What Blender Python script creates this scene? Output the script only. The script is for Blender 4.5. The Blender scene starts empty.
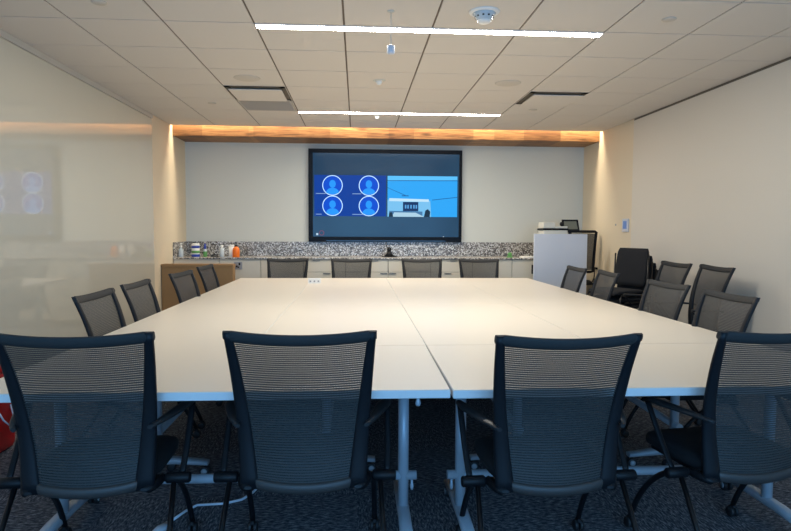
import bpy, bmesh, math, random
from mathutils import Vector, Matrix
PI = math.pi
R = math.radians
COL = bpy.context.scene.collection
random.seed(7)

# ------------------------------------------------------------------ room measures (metres)
XL, XR, YB, YR = -2.52, 3.46, 9.15, -2.8      # left wall, right wall, back wall, rear wall
CZ = 2.756                                     # ceiling height
EYE = 1.36
BEAM_Y, BEAM_Z = 8.55, 2.628                   # timber soffit front face and underside
TT = 0.74                                      # table top height

# ------------------------------------------------------------------ materials
def new_mat(name):
    m = bpy.data.materials.new(name); m.use_nodes = True
    nt = m.node_tree
    return m, nt, nt.nodes['Principled BSDF']

def srgb(r, g, b):
    f = lambda c: (c/255/12.92) if c/255 <= 0.04045 else ((c/255+0.055)/1.055)**2.4
    return (f(r), f(g), f(b), 1)

def plain(name, col, rough=0.5, metal=0.0, bump=0.0, bscale=60, vary=0.0, coat=0.0, ior=None, spec=None):
    m, nt, b = new_mat(name)
    b.inputs['Roughness'].default_value = rough
    b.inputs['Metallic'].default_value = metal
    b.inputs['Coat Weight'].default_value = coat
    if ior: b.inputs['IOR'].default_value = ior
    if spec is not None: b.inputs['Specular IOR Level'].default_value = spec
    tc = nt.nodes.new('ShaderNodeTexCoord')
    n = nt.nodes.new('ShaderNodeTexNoise'); n.inputs['Scale'].default_value = bscale; n.inputs['Detail'].default_value = 3
    nt.links.new(tc.outputs['Object'], n.inputs['Vector'])
    mix = nt.nodes.new('ShaderNodeMix'); mix.data_type = 'RGBA'
    v = vary or 0.02
    mix.inputs[6].default_value = tuple(c*(1-v) for c in col[:3]) + (1,)
    mix.inputs[7].default_value = tuple(min(1, c*(1+v)) for c in col[:3]) + (1,)
    nt.links.new(n.outputs['Fac'], mix.inputs[0])
    nt.links.new(mix.outputs[2], b.inputs['Base Color'])
    if bump:
        bp = nt.nodes.new('ShaderNodeBump'); bp.inputs['Strength'].default_value = bump; bp.inputs['Distance'].default_value = 0.002
        nt.links.new(n.outputs['Fac'], bp.inputs['Height']); nt.links.new(bp.outputs['Normal'], b.inputs['Normal'])
    return m

def emit(name, col, strength):
    if name not in ('led_diffuser', 'cove_led'): strength *= .5    # screens are seen through the exposure
    m, nt, b = new_mat(name)
    b.inputs['Base Color'].default_value = (col[0]*.02, col[1]*.02, col[2]*.02, 1)
    b.inputs['Roughness'].default_value = 0.3; b.inputs['Specular IOR Level'].default_value = .08
    b.inputs['Emission Color'].default_value = col
    m.cycles.emission_sampling = 'FRONT' if name in ('led_diffuser', 'cove_led') else 'NONE'
    b.inputs['Emission Strength'].default_value = strength
    return m

def ramp(nt, stops, interp='LINEAR'):
    r = nt.nodes.new('ShaderNodeValToRGB'); cr = r.color_ramp; cr.interpolation = interp
    while len(cr.elements) < len(stops): cr.elements.new(0.5)
    for e, (p, c) in zip(cr.elements, stops): e.position = p; e.color = c
    return r

M = {}
M['wall'] = plain('painted_wall', srgb(214, 215, 205), .8, bump=.1, bscale=180)
M['wall_beige'] = plain('beige_wallcover', srgb(224, 210, 184), .7, bump=.1, bscale=150)
M['wall_rear'] = plain('rear_paint', srgb(196, 192, 184), .8)
M['wall_panel'] = plain('writable_wall_panel', srgb(220, 213, 200), .55, spec=.2)
M['tile'] = plain('ceiling_tile', srgb(219, 211, 201), .9, bump=.3, bscale=400)
M['grid'] = plain('ceiling_grid', srgb(112, 98, 84), .7)
M['aluminium'] = plain('aluminium_trim', srgb(200, 195, 184), .5)
M['shadow_gap'] = plain('dark_reveal', srgb(104, 96, 84), .8)
M['cabinet'] = plain('cabinet_laminate', srgb(216, 207, 188), .5)
M['seam'] = plain('joint_dark', srgb(95, 88, 78), .8)
M['pull'] = plain('steel_pull', srgb(110, 108, 102), .35, metal=.8)
M['plate'] = plain('outlet_plate', srgb(150, 150, 152), .4)
M['brown'] = plain('brown_board', srgb(152, 118, 78), .75, bump=.1, bscale=40, vary=.08)
M['laminate'] = plain('table_laminate', srgb(231, 222, 207), .34, bump=.02, bscale=300)
M['edge'] = plain('table_edge_band', srgb(226, 226, 224), .4)
M['silver'] = plain('silver_powder_coat', srgb(178, 186, 194), .4, metal=.15)
M['black_plastic'] = plain('black_plastic', srgb(18, 19, 22), .5, spec=.25, bump=.05, bscale=300)
M['frame_plastic'] = plain('chair_frame_plastic', srgb(24, 26, 30), .5, spec=.25, bump=.05, bscale=300)
M['black_metal'] = plain('black_metal', srgb(24, 23, 24), .28, metal=.1)
M['arm_pad'] = plain('arm_pad', srgb(42, 42, 43), .4, spec=.3)
M['seat_fabric'] = plain('seat_fabric', srgb(22, 23, 27), .9, bump=.5, bscale=500)
M['rim_band'] = plain('rim_band', srgb(60, 56, 54), .5, bump=.2, bscale=300)
M['rubber'] = plain('rubber', srgb(28, 28, 30), .6)
M['hubcap'] = plain('caster_hub', srgb(150, 155, 160), .4)
M['white_plastic'] = plain('white_plastic', srgb(232, 232, 228), .4)
M['offwhite'] = plain('offwhite_plastic', srgb(205, 203, 192), .5)
M['podium'] = plain('lectern_panel', srgb(208, 212, 220), .5)
M['podium_edge'] = plain('lectern_edge', srgb(188, 186, 178), .5)
M['red'] = plain('red_plastic', srgb(176, 18, 20), .45)
M['cable_white'] = plain('cable_white', srgb(215, 220, 228), .4)
M['orange'] = plain('orange_plastic', srgb(232, 112, 20), .4)
M['blue_label'] = plain('blue_label', srgb(30, 60, 160), .4)
M['green_label'] = plain('green_label', srgb(90, 150, 80), .5)
M['clear'] = plain('translucent_plastic', srgb(190, 200, 205), .15)
M['speaker'] = plain('speaker_mesh', srgb(204, 196, 184), .8, bump=.6, bscale=700)
M['vent_grey'] = plain('vent_grey', srgb(186, 178, 168), .7)
M['dark_glass'] = plain('dark_display', srgb(10, 14, 20), .12)
M['screen_frame'] = plain('screen_frame', srgb(10, 13, 20), .4, spec=.15)
M['screen_grey'] = plain('small_display', srgb(112, 114, 102), .2)
M['panel_blue'] = emit('panel_screen', srgb(120, 150, 205), .55)
M['light'] = emit('led_diffuser', (1, .958, .87, 1), 47)
M['cove'] = emit('cove_led', (1, .84, .62, 1), 20)

def glass_board():
    m, nt, b = new_mat('back_painted_glass')
    b.inputs['Base Color'].default_value = srgb(214, 210, 192)
    b.inputs['Roughness'].default_value = 0.5
    b.inputs['Coat Weight'].default_value = 1.0
    b.inputs['Coat Roughness'].default_value = 0.0
    b.inputs['Coat IOR'].default_value = 2.0
    tc = nt.nodes.new('ShaderNodeTexCoord'); n = nt.nodes.new('ShaderNodeTexNoise'); n.inputs['Scale'].default_value = .7
    nt.links.new(tc.outputs['Object'], n.inputs['Vector'])
    r = ramp(nt, [(0, srgb(211, 207, 189)), (1, srgb(217, 213, 197))]); nt.links.new(n.outputs['Fac'], r.inputs[0])
    nt.links.new(r.outputs[0], b.inputs['Base Color'])
    return m
M['glass_board'] = glass_board()

def terrazzo():
    m, nt, b = new_mat('speckled_terrazzo'); b.inputs['Roughness'].default_value = .25
    tc = nt.nodes.new('ShaderNodeTexCoord')
    v = nt.nodes.new('ShaderNodeTexVoronoi'); v.inputs['Scale'].default_value = 70
    nt.links.new(tc.outputs['Object'], v.inputs['Vector'])
    sep = nt.nodes.new('ShaderNodeSeparateColor'); nt.links.new(v.outputs['Color'], sep.inputs[0])
    r = ramp(nt, [(0, srgb(82, 79, 76)), (.16, srgb(126, 120, 113)), (.40, srgb(200, 196, 188)), (.60, srgb(150, 143, 134)), (.80, srgb(224, 222, 216)), (.94, srgb(96, 94, 95))], 'CONSTANT')
    nt.links.new(sep.outputs[0], r.inputs[0]); nt.links.new(r.outputs[0], b.inputs['Base Color'])
    return m
M['terrazzo'] = terrazzo()

def wood():
    m, nt, b = new_mat('reclaimed_timber'); b.inputs['Roughness'].default_value = .55
    tc = nt.nodes.new('ShaderNodeTexCoord')
    mp = nt.nodes.new('ShaderNodeMapping'); mp.inputs['Scale'].default_value = (1.6, 14, 26)
    nt.links.new(tc.outputs['Object'], mp.inputs['Vector'])
    n = nt.nodes.new('ShaderNodeTexNoise'); n.inputs['Scale'].default_value = 2.2; n.inputs['Detail'].default_value = 8; n.inputs['Distortion'].default_value = .6
    nt.links.new(mp.outputs[0], n.inputs['Vector'])
    r = ramp(nt, [(.25, srgb(100, 66, 38)), (.42, srgb(156, 110, 66)), (.6, srgb(192, 146, 94)), (.8, srgb(130, 88, 52))])
    nt.links.new(n.outputs['Fac'], r.inputs[0])
    # knots and worn patches
    mp2 = nt.nodes.new('ShaderNodeMapping'); mp2.inputs['Scale'].default_value = (2.4, 6, 9)
    nt.links.new(tc.outputs['Object'], mp2.inputs['Vector'])
    v = nt.nodes.new('ShaderNodeTexVoronoi'); v.inputs['Scale'].default_value = 1.1; nt.links.new(mp2.outputs[0], v.inputs['Vector'])
    r2 = ramp(nt, [(0, (.18, .15, .12, 1)), (.14, (.5, .45, .4, 1)), (.26, (1, 1, 1, 1))]); nt.links.new(v.outputs['Distance'], r2.inputs[0])
    mul = nt.nodes.new('ShaderNodeMix'); mul.data_type = 'RGBA'; mul.blend_type = 'MULTIPLY'; mul.inputs[0].default_value = 1
    nt.links.new(r.outputs[0], mul.inputs[6]); nt.links.new(r2.outputs[0], mul.inputs[7])
    # boards of different tone along the length
    mp3 = nt.nodes.new('ShaderNodeMapping'); mp3.inputs['Scale'].default_value = (1.1, .01, .01)
    nt.links.new(tc.outputs['Object'], mp3.inputs['Vector'])
    v3 = nt.nodes.new('ShaderNodeTexVoronoi'); v3.inputs['Scale'].default_value = 1.5; nt.links.new(mp3.outputs[0], v3.inputs['Vector'])
    sp = nt.nodes.new('ShaderNodeSeparateColor'); nt.links.new(v3.outputs['Color'], sp.inputs[0])
    r3 = ramp(nt, [(0, (.52, .46, .40, 1)), (1, (1.0, 1.0, 1.0, 1))]); nt.links.new(sp.outputs[0], r3.inputs[0])
    mul2 = nt.nodes.new('ShaderNodeMix'); mul2.data_type = 'RGBA'; mul2.blend_type = 'MULTIPLY'; mul2.inputs[0].default_value = 1
    nt.links.new(mul.outputs[2], mul2.inputs[6]); nt.links.new(r3.outputs[0], mul2.inputs[7])
    nt.links.new(mul2.outputs[2], b.inputs['Base Color'])
    bp = nt.nodes.new('ShaderNodeBump'); bp.inputs['Strength'].default_value = .4; bp.inputs['Distance'].default_value = .004
    nt.links.new(n.outputs['Fac'], bp.inputs['Height']); nt.links.new(bp.outputs['Normal'], b.inputs['Normal'])
    return m
M['wood'] = wood()

def carpet():
    m, nt, b = new_mat('streaked_carpet'); b.inputs['Roughness'].default_value = .95
    b.inputs['Specular IOR Level'].default_value = .15
    tc = nt.nodes.new('ShaderNodeTexCoord')
    outs = []
    for sc, rot in (((90, 22, 1), .5), ((24, 80, 1), .35)):
        mp = nt.nodes.new('ShaderNodeMapping'); mp.inputs['Scale'].default_value = sc; mp.inputs['Rotation'].default_value = (0, 0, rot)
        nt.links.new(tc.outputs['Object'], mp.inputs['Vector'])
        n = nt.nodes.new('ShaderNodeTexNoise'); n.inputs['Scale'].default_value = 1.3; n.inputs['Detail'].default_value = 5; n.inputs['Roughness'].default_value = .7
        nt.links.new(mp.outputs[0], n.inputs['Vector']); outs.append(n)
    ch = nt.nodes.new('ShaderNodeTexChecker'); ch.inputs['Scale'].default_value = 1/.61
    ch.inputs['Color1'].default_value = (0, 0, 0, 1); ch.inputs['Color2'].default_value = (1, 1, 1, 1)
    nt.links.new(tc.outputs['Object'], ch.inputs['Vector'])
    mx = nt.nodes.new('ShaderNodeMix'); mx.data_type = 'FLOAT'
    nt.links.new(ch.outputs['Fac'], mx.inputs[0]); nt.links.new(outs[0].outputs['Fac'], mx.inputs[2]); nt.links.new(outs[1].outputs['Fac'], mx.inputs[3])
    r = ramp(nt, [(.33, srgb(36, 38, 42)), (.5, srgb(88, 88, 92)), (.66, srgb(160, 160, 162))])
    nt.links.new(mx.outputs[0], r.inputs[0]); nt.links.new(r.outputs[0], b.inputs['Base Color'])
    bp = nt.nodes.new('ShaderNodeBump'); bp.inputs['Strength'].default_value = .7; bp.inputs['Distance'].default_value = .004
    nt.links.new(mx.outputs[0], bp.inputs['Height']); nt.links.new(bp.outputs['Normal'], b.inputs['Normal'])
    return m
M['carpet'] = carpet()

def mesh_weave(name, col, rib, gap, coverlo, coverhi):
    """ribbed open-weave net: threads cover part of the sheet, the holes are really clear"""
    m, nt, b = new_mat(name); b.inputs['Base Color'].default_value = col; b.inputs['Roughness'].default_value = .55
    uv = nt.nodes.new('ShaderNodeUVMap'); uv.uv_map = 'UVMap'
    sep = nt.nodes.new('ShaderNodeSeparateXYZ'); nt.links.new(uv.outputs[0], sep.inputs[0])
    def wave(sock, freq):
        mu = nt.nodes.new('ShaderNodeMath'); mu.operation = 'MULTIPLY'; mu.inputs[1].default_value = freq*2*PI; nt.links.new(sock, mu.inputs[0])
        s = nt.nodes.new('ShaderNodeMath'); s.operation = 'SINE'; nt.links.new(mu.outputs[0], s.inputs[0])
        return s.outputs[0]
    w1 = wave(sep.outputs[1], 1/rib); w2 = wave(sep.outputs[0], 1/gap)
    mr = nt.nodes.new('ShaderNodeMapRange'); mr.inputs['From Min'].default_value = -.8; mr.inputs['From Max'].default_value = .1
    mr.inputs['To Min'].default_value = coverlo; mr.inputs['To Max'].default_value = coverhi
    nt.links.new(w1, mr.inputs['Value'])
    mr2 = nt.nodes.new('ShaderNodeMapRange'); mr2.inputs['From Min'].default_value = -1; mr2.inputs['From Max'].default_value = 1
    mr2.inputs['To Min'].default_value = -.08; mr2.inputs['To Max'].default_value = .08
    nt.links.new(w2, mr2.inputs['Value'])
    ad = nt.nodes.new('ShaderNodeMath'); ad.operation = 'ADD'; ad.use_clamp = True
    nt.links.new(mr.outputs[0], ad.inputs[0]); nt.links.new(mr2.outputs[0], ad.inputs[1])
    nt.links.new(ad.outputs[0], b.inputs['Alpha'])
    return m
M['net'] = mesh_weave('chair_net', srgb(54, 54, 53), .0085, .006, .60, 1.04)
M['rail_fabric'] = plain('rail_fabric', srgb(46, 46, 46), .8, bump=.4, bscale=260)
M['net_tall'] = mesh_weave('task_chair_net', srgb(58, 58, 58), .006, .006, .75, .95)

# ------------------------------------------------------------------ mesh builder
class MB:
    def glow(s, i=1):
        s.bm.normal_update()
        for f in s.bm.faces:
            if f.normal.z < -.9: f.material_index = i
        return s
    def __init__(s): s.bm = bmesh.new(); s.mi = 0; s.uv = None
    def face(s, vs, smooth=False):
        try: f = s.bm.faces.new(vs)
        except ValueError: return None
        f.material_index = s.mi; f.smooth = smooth; return f
    def box(s, x0, x1, y0, y1, z0, z1, bev=0.0):
        r = bmesh.ops.create_cube(s.bm, size=1)
        vs = r['verts']
        for v in vs: v.co = Vector(((x0+x1)/2+v.co.x*(x1-x0), (y0+y1)/2+v.co.y*(y1-y0), (z0+z1)/2+v.co.z*(z1-z0)))
        fs = {f for v in vs for f in v.link_faces}
        for f in fs: f.material_index = s.mi
        if bev:
            es = {e for v in vs for e in v.link_edges}
            o = bmesh.ops.bevel(s.bm, geom=list(es), offset=bev, segments=2, affect='EDGES', profile=.5)
            for f in o['faces']: f.material_index = s.mi; f.smooth = True
        return s
    def loft(s, pts, A, B, a, b, n=10, cap=True, power=2.0, smooth=True):
        """sections spanned by A*a and B*b around pts"""
        rings = []
        k = len(pts)
        g = lambda L, i: L[i] if isinstance(L, (list, tuple)) and len(L) == k else L
        for i, p in enumerate(pts):
            p = Vector(p); u = Vector(A[i] if isinstance(A, list) else A); w = Vector(B[i] if isinstance(B, list) else B)
            ai = a[i] if isinstance(a, list) else a; bi = b[i] if isinstance(b, list) else b
            ring = []
            for j in range(n):
                t = 2*PI*(j+.5)/n; c, d = math.cos(t), math.sin(t)
                c = math.copysign(abs(c)**(2/power), c); d = math.copysign(abs(d)**(2/power), d)
                ring.append(s.bm.verts.new(p+u*ai*c+w*bi*d))
            rings.append(ring)
        for r0, r1 in zip(rings, rings[1:]):
            for j in range(n): s.face([r0[j], r0[(j+1) % n], r1[(j+1) % n], r1[j]], smooth)
        if cap: s.face(rings[0][::-1]); s.face(rings[-1])
        return s
    def tube(s, pts, r, n=10, cap=True):
        pts = [Vector(p) for p in pts]; T = []
        for i in range(len(pts)):
            t = (pts[min(i+1, len(pts)-1)]-pts[max(i-1, 0)]); T.append(t.normalized())
        ref = Vector((0, 0, 1)) if abs(T[0].z) < .9 else Vector((1, 0, 0))
        A, B = [], []
        for t in T:
            u = ref - t*ref.dot(t)
            if u.length < 1e-4: u = t.orthogonal()
            u.normalize(); w = t.cross(u); A.append(u); B.append(w); ref = u
        return s.loft(pts, A, B, r, r, n, cap)
    def lathe(s, prof, n=24, c=(0, 0, 0), axis='Z'):
        rings = []
        for (r, z) in prof:
            ring = []
            for j in range(n):
                t = 2*PI*j/n
                q = Vector((r*math.cos(t), r*math.sin(t), z))
                if axis == 'X': q = Vector((z, q.x, q.y))
                if axis == 'Y': q = Vector((q.y, z, q.x))
                ring.append(s.bm.verts.new(q+Vector(c)))
            rings.append(ring)
        for r0, r1 in zip(rings, rings[1:]):
            for j in range(n): s.face([r0[j], r0[(j+1) % n], r1[(j+1) % n], r1[j]], True)
        s.face(rings[0][::-1]); s.face(rings[-1]); return s
    def poly(s, pts, thick=0, d=(0, 0, 0)):
        """a filled outline, extruded by vector d"""
        a = [s.bm.verts.new(p) for p in pts]; f = s.face(a)
        if Vector(d).length:
            b = [s.bm.verts.new(Vector(p)+Vector(d)) for p in pts]; s.face(b[::-1])
            for j in range(len(a)): s.face([a[j], a[(j+1) % len(a)], b[(j+1) % len(a)], b[j]])
        return s
    def build(s, name, mats, parent=None, loc=None, sharp=True):
        bmesh.ops.recalc_face_normals(s.bm, faces=s.bm.faces)
        me = bpy.data.meshes.new(name); s.bm.to_mesh(me); s.bm.free()
        for m in (mats if isinstance(mats, (list, tuple)) else [mats]): me.materials.append(m)
        o = bpy.data.objects.new(name, me); COL.objects.link(o)
        if parent: o.parent = parent
        if loc: o.location = loc
        return o

def tag(o, label=None, cat=None, group=None, kind=None):
    if label: o['label'] = label
    if cat: o['category'] = cat
    if group: o['group'] = group
    if kind: o['kind'] = kind
    return o
def thing(name, label, cat, loc=(0, 0, 0), rz=0, group=None):
    o = bpy.data.objects.new(name, None); COL.objects.link(o); o.empty_display_size = .1
    o.location = loc; o.rotation_euler = (0, 0, rz)
    return tag(o, label, cat, group)
def struct(o): o['kind'] = 'structure'; return o
def copy_tree(o, parent=None):
    c = o.copy(); COL.objects.link(c); c.parent = parent
    for ch in [x for x in bpy.data.objects if x.parent == o]: copy_tree(ch, c)
    return c
def bez(p0, p1, p2, n=10):
    p0, p1, p2 = Vector(p0), Vector(p1), Vector(p2)
    return [(1-t)**2*p0+2*t*(1-t)*p1+t*t*p2 for t in [i/n for i in range(n+1)]]

# ------------------------------------------------------------------ room shell
struct(MB().box(XL-.2, XR+.2, YR-.2, YB+.2, -.1, 0).build('floor', M['carpet']))

# ceiling: lay-in tiles in a grid, one mesh; slot for the cove light in front of the timber soffit
GX0, GY0, G = -.091, 4.259, .61
SLOT0 = 8.45
cb = MB()
xs = [XL] + [GX0+G*i for i in range(-10, 12) if XL+.02 < GX0+G*i < XR-.02] + [XR]
ys = [YR] + [GY0+G*j for j in range(-20, 12) if YR+.02 < GY0+G*j < SLOT0-.02] + [SLOT0]
LX0, LX1 = GX0-G, GX0+3*G
bars = [GY0+.055+G*5*k for k in (0, 1)]
for i in range(len(xs)-1):
    for j in range(len(ys)-1):
        gx, gy = .0065, .005
        x0, x1, y0, y1 = xs[i]+gx, xs[i+1]-gx, ys[j]+gy, ys[j+1]-gy
        cb.box(x0, x1, y0, y1, CZ, CZ+.02, bev=.002)
cb.mi = 1
cb.box(XL, XR, YR, SLOT0, CZ+.007, CZ+.03)
cb.mi = 0
cb.box(XL, XR, SLOT0-.01, SLOT0, CZ, CZ+.26)               # front cheek of the light slot
cb.box(XL, XR, SLOT0-.01, YB, CZ+.26, CZ+.29)
struct(cb.build('ceiling', [M['tile'], M['grid']]))

# walls
P0 = 7.69   # where the left glass board ends
P1 = 7.46   # where the right panel ends
struct(MB().box(XL-.12, XL, YR, YB, 0, CZ+.29).build('wall_left', M['wall_beige']))
struct(MB().box(XR, XR+.12, YR, YB, 0, CZ+.29).build('wall_right', M['wall_beige']))
struct(MB().box(XL-.12, XR+.12, YB, YB+.12, 0, CZ+.29).build('wall_back', M['wall']))
# rear wall (behind the camera) with a long window opening
WX0, WX1, WZ0, WZ1 = -2.2, 3.15, .75, 2.45
w = MB()
w.box(XL-.12, XR+.12, YR-.12, YR, 0, WZ0); w.box(XL-.12, XR+.12, YR-.12, YR, WZ1, CZ+.29)
w.box(XL-.12, WX0, YR-.12, YR, WZ0, WZ1); w.box(WX1, XR+.12, YR-.12, YR, WZ0, WZ1)
struct(w.build('wall_rear', M['wall_rear']))
w = MB()
for k in range(5):
    x = WX0+(WX1-WX0)*k/4; w.box(x-.03, x+.03, YR-.1, YR-.02, WZ0, WZ1)
w.box(WX0, WX1, YR-.1, YR-.02, WZ0, WZ0+.05); w.box(WX0, WX1, YR-.1, YR-.02, WZ1-.05, WZ1)
win = struct(w.build('window_1', M['aluminium']))
gm, gnt, gb = new_mat('window_glass')
tr = gnt.nodes.new('ShaderNodeBsdfTransparent'); gl = gnt.nodes.new('ShaderNodeBsdfGlossy'); gl.inputs['Roughness'].default_value = .02
mxs = gnt.nodes.new('ShaderNodeMixShader'); mxs.inputs[0].default_value = .06
gnt.links.new(tr.outputs[0], mxs.inputs[1]); gnt.links.new(gl.outputs[0], mxs.inputs[2]); gnt.links.new(mxs.outputs[0], gnt.nodes['Material Output'].inputs[0])
MB().box(WX0, WX1, YR-.07, YR-.06, WZ0, WZ1).build('window_pane', gm, win)

# left: back-painted glass board with an aluminium head channel
struct(MB().box(XL, XL+.008, YR+.01, P0, .08, CZ-.055).build('trim_1', M['glass_board']))
t_ = MB(); t_.box(XL, XL+.022, YR+.01, P0, CZ-.052, CZ-.001, bev=.002)
struct(t_.build('trim_2', M['aluminium']))
# right: writable panel with a shadow gap above and a joint at its end
struct(MB().box(XR-.01, XR, YR+.01, P1, .08, CZ-.024).build('trim_3', M['wall_panel']))
struct(MB().box(XR-.006, XR, YR+.01, P1, CZ-.024, CZ-.001).build('trim_4', M['shadow_gap']))

# timber soffit over the recess
bm_ = MB(); bm_.box(XL+.002, XR-.002, BEAM_Y, YB-.002, BEAM_Z, CZ+.2, bev=.004)
tb = tag(bm_.build('timber_beam', M['wood']), 'long reclaimed timber beam across the room above the wall screen, lit from above', 'beam')
cv = MB().box(XL+.02, XR-.02, SLOT0+.005, BEAM_Y-.005, CZ+.165, CZ+.185).glow().build('cove_light', [M['white_plastic'], M['cove']])
tag(cv, 'hidden warm strip light in the ceiling slot in front of the timber beam', 'light')

# ------------------------------------------------------------------ ceiling fittings
def light_bar(y, label):
    t = thing('ceiling_light', label, 'ceiling light', (0, 0, 0), 0, 'linear ceiling lights')
    t.location = ((LX0+LX1)/2, y, CZ)
    hx = (LX1-LX0)/2-.008
    f = MB(); f.box(-hx-.006, hx+.006, -.043, .043, -.0015, .01)
    f.build('light_trim', M['offwhite'], t)
    MB().box(-hx, hx, -.038, .038, -.006, -.0016).glow().build('diffuser', [M['white_plastic'], M['light']], t)
labs = [
        'nearer and longer looking of the two linear ceiling lights', 'farther and shorter looking linear ceiling light, close to the timber beam']
for y, l in zip(bars, labs): light_bar(y, l)

def round_disc(name, label, cat, x, y, prof, mat, group=None):
    o = MB().lathe(prof, 32).build(name, mat, loc=(x, y, CZ)); tag(o, label, cat, group); return o
SP = [(.001, -.006), (.115, -.006), (.122, -.003), (.122, 0)]
round_disc('ceiling_speaker', 'round flush ceiling speaker left of the lights, beside the grey return vent', 'speaker', -1.02, 5.787, SP, M['speaker'], 'ceiling speakers')
round_disc('ceiling_speaker', 'round flush ceiling speaker right of centre, near the right air diffuser', 'speaker', 1.43, 5.774, SP, M['speaker'], 'ceiling speakers')
CD = [(.001, -.008), (.04, -.008), (.046, -.004), (.046, 0)]
for x, y, l in [(-1.595, 3.947, 'round sprinkler cover plate near the top left corner of the ceiling'), (2.053, 3.967, 'round sprinkler cover plate in the ceiling right of the nearer light'),
                (-1.613, 6.954, 'small round sprinkler cover far left, close to the beam'), (2.035, 7.009, 'small round sprinkler cover right of the far light')]:
    round_disc('ceiling_sprinkler', l, 'sprinkler cover', x, y, CD, M['speaker'], 'sprinkler covers')
def sensor_dome(x, y, label):
    t = thing('ceiling_sensor', label, 'sensor', (x, y, CZ), 0, 'small ceiling sensors')
    MB().lathe([(.001, -.008), (.05, -.008), (.06, -.002), (.06, 0)], 28).build('base_plate', M['offwhite'], t)
    MB().lathe([(.001, -.04), (.018, -.038), (.028, -.02), (.032, -.008)], 24).build('sensor_dome', M['white_plastic'], t)
sensor_dome(.204, 5.779, 'small white domed ceiling sensor above centre, between the two lights')
sensor_dome(.242, 7.53, 'small white domed ceiling sensor just beyond the far light')
# large detector
t = thing('smoke_detector', 'large white conical ceiling detector with clear lens beside the nearer light', 'detector', (.812, 3.93, CZ))
MB().lathe([(.001, -.012), (.085, -.012), (.096, -.006), (.1, 0)], 40).build('base_plate', M['white_plastic'], t)
MB().lathe([(.001, -.058), (.045, -.056), (.052, -.045), (.062, -.026), (.075, -.012)], 40).build('detector_body', M['clear'], t)
q = MB()
for k in range(10):
    a = 2*PI*k/10; c = Vector((.0555*math.cos(a), .0555*math.sin(a), -.034)); q.box(c.x-.006, c.x+.006, c.y-.006, c.y+.006, -.038, -.03)
q.build('detector_slot', M['dark_glass'], t)
MB().lathe([(.001, -.07), (.038, -.068), (.044, -.058), (.044, -.055)], 32).build('lens', M['white_plastic'], t)
# hanging microphone
t = thing('pendant_microphone', 'small white ceiling microphone hanging on a thin cord above the table', 'microphone', (.215, 3.962, CZ))
MB().lathe([(.001, -.006), (.02, -.006), (.024, 0)], 20).build('ceiling_cap', M['offwhite'], t)
MB().tube([(0, 0, -.002), (0, 0, -.222)], .0022, 8).build('cord', M['offwhite'], t)
MB().lathe([(.008, -.212), (.024, -.220), (.026, -.235), (.026, -.262), (.02, -.27), (.001, -.27)], 20).build('microphone_body', M['podium'], t)

# air diffusers and return grille
def diffuser(i, j, label):
    x0, y0 = GX0+G*i, GY0+G*j
    t = thing('air_diffuser', label, 'air vent', (x0+G/2, y0+G/2, CZ), 0, 'square air diffusers')
    h = G/2-.01
    f = MB()
    for a, b, c, d in ((-h, h, -h, -h+.05), (-h, h, h-.05, h), (-h, -h+.05, -h, h), (h-.05, h, -h, h)): f.box(a, b, c, d, -.006, -.001)
    f.build('vent_frame', M['shadow_gap'], t)
    g = MB(); h2 = h-.035
    g.box(-h2, h2, -h2, h2, -.03, -.022, bev=.003); g.build('face_plate', M['tile'], t)
diffuser(-2, 3, 'square air diffuser plate in the ceiling left of the lights')
diffuser(3, 3, 'square air diffuser plate in the ceiling right of the lights')
t = thing('return_vent', 'grey square return air grille in the ceiling behind the left diffuser', 'air vent', (GX0+G*-1.5, GY0+G*4.5, CZ))
f = MB(); h = G/2-.01
for a, b, c, d in ((-h, h, -h, -h+.02), (-h, h, h-.02, h), (-h, -h+.02, -h, h), (h-.02, h, -h, h)): f.box(a, b, c, d, -.008, -.001)
f.build('vent_frame', M['vent_grey'], t)
g = MB()
for k in range(27):
    y = -h+.03+k*(2*h-.06)/26; g.box(-h+.02, h-.02, y-.004, y+.004, -.008, -.001)
g.build('grille', M['vent_grey'], t)
MB().box(-h+.02, h-.02, -h+.02, h-.02, -.002, -.0005).build('backing', M['vent_grey'], t)

# ------------------------------------------------------------------ counter along the back wall
CT = .964; CF = 8.46; CXR = 2.86
c_ = MB()
c_.box(XL+.003, CXR, CF, YB-.003, CT-.018, CT, bev=.002)
top = tag(c_.build('countertop', M['terrazzo']), 'speckled black and white terrazzo countertop running under the wall screen', 'countertop')
s_ = MB(); s_.box(XL+.003, CXR, YB-.025, YB-.003, CT, 1.172, bev=.002); s_.box(XL+.003, XL+.02, CF+.01, YB-.025, CT, 1.172, bev=.002)
s_.build('backsplash', M['terrazzo'], top)

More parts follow.
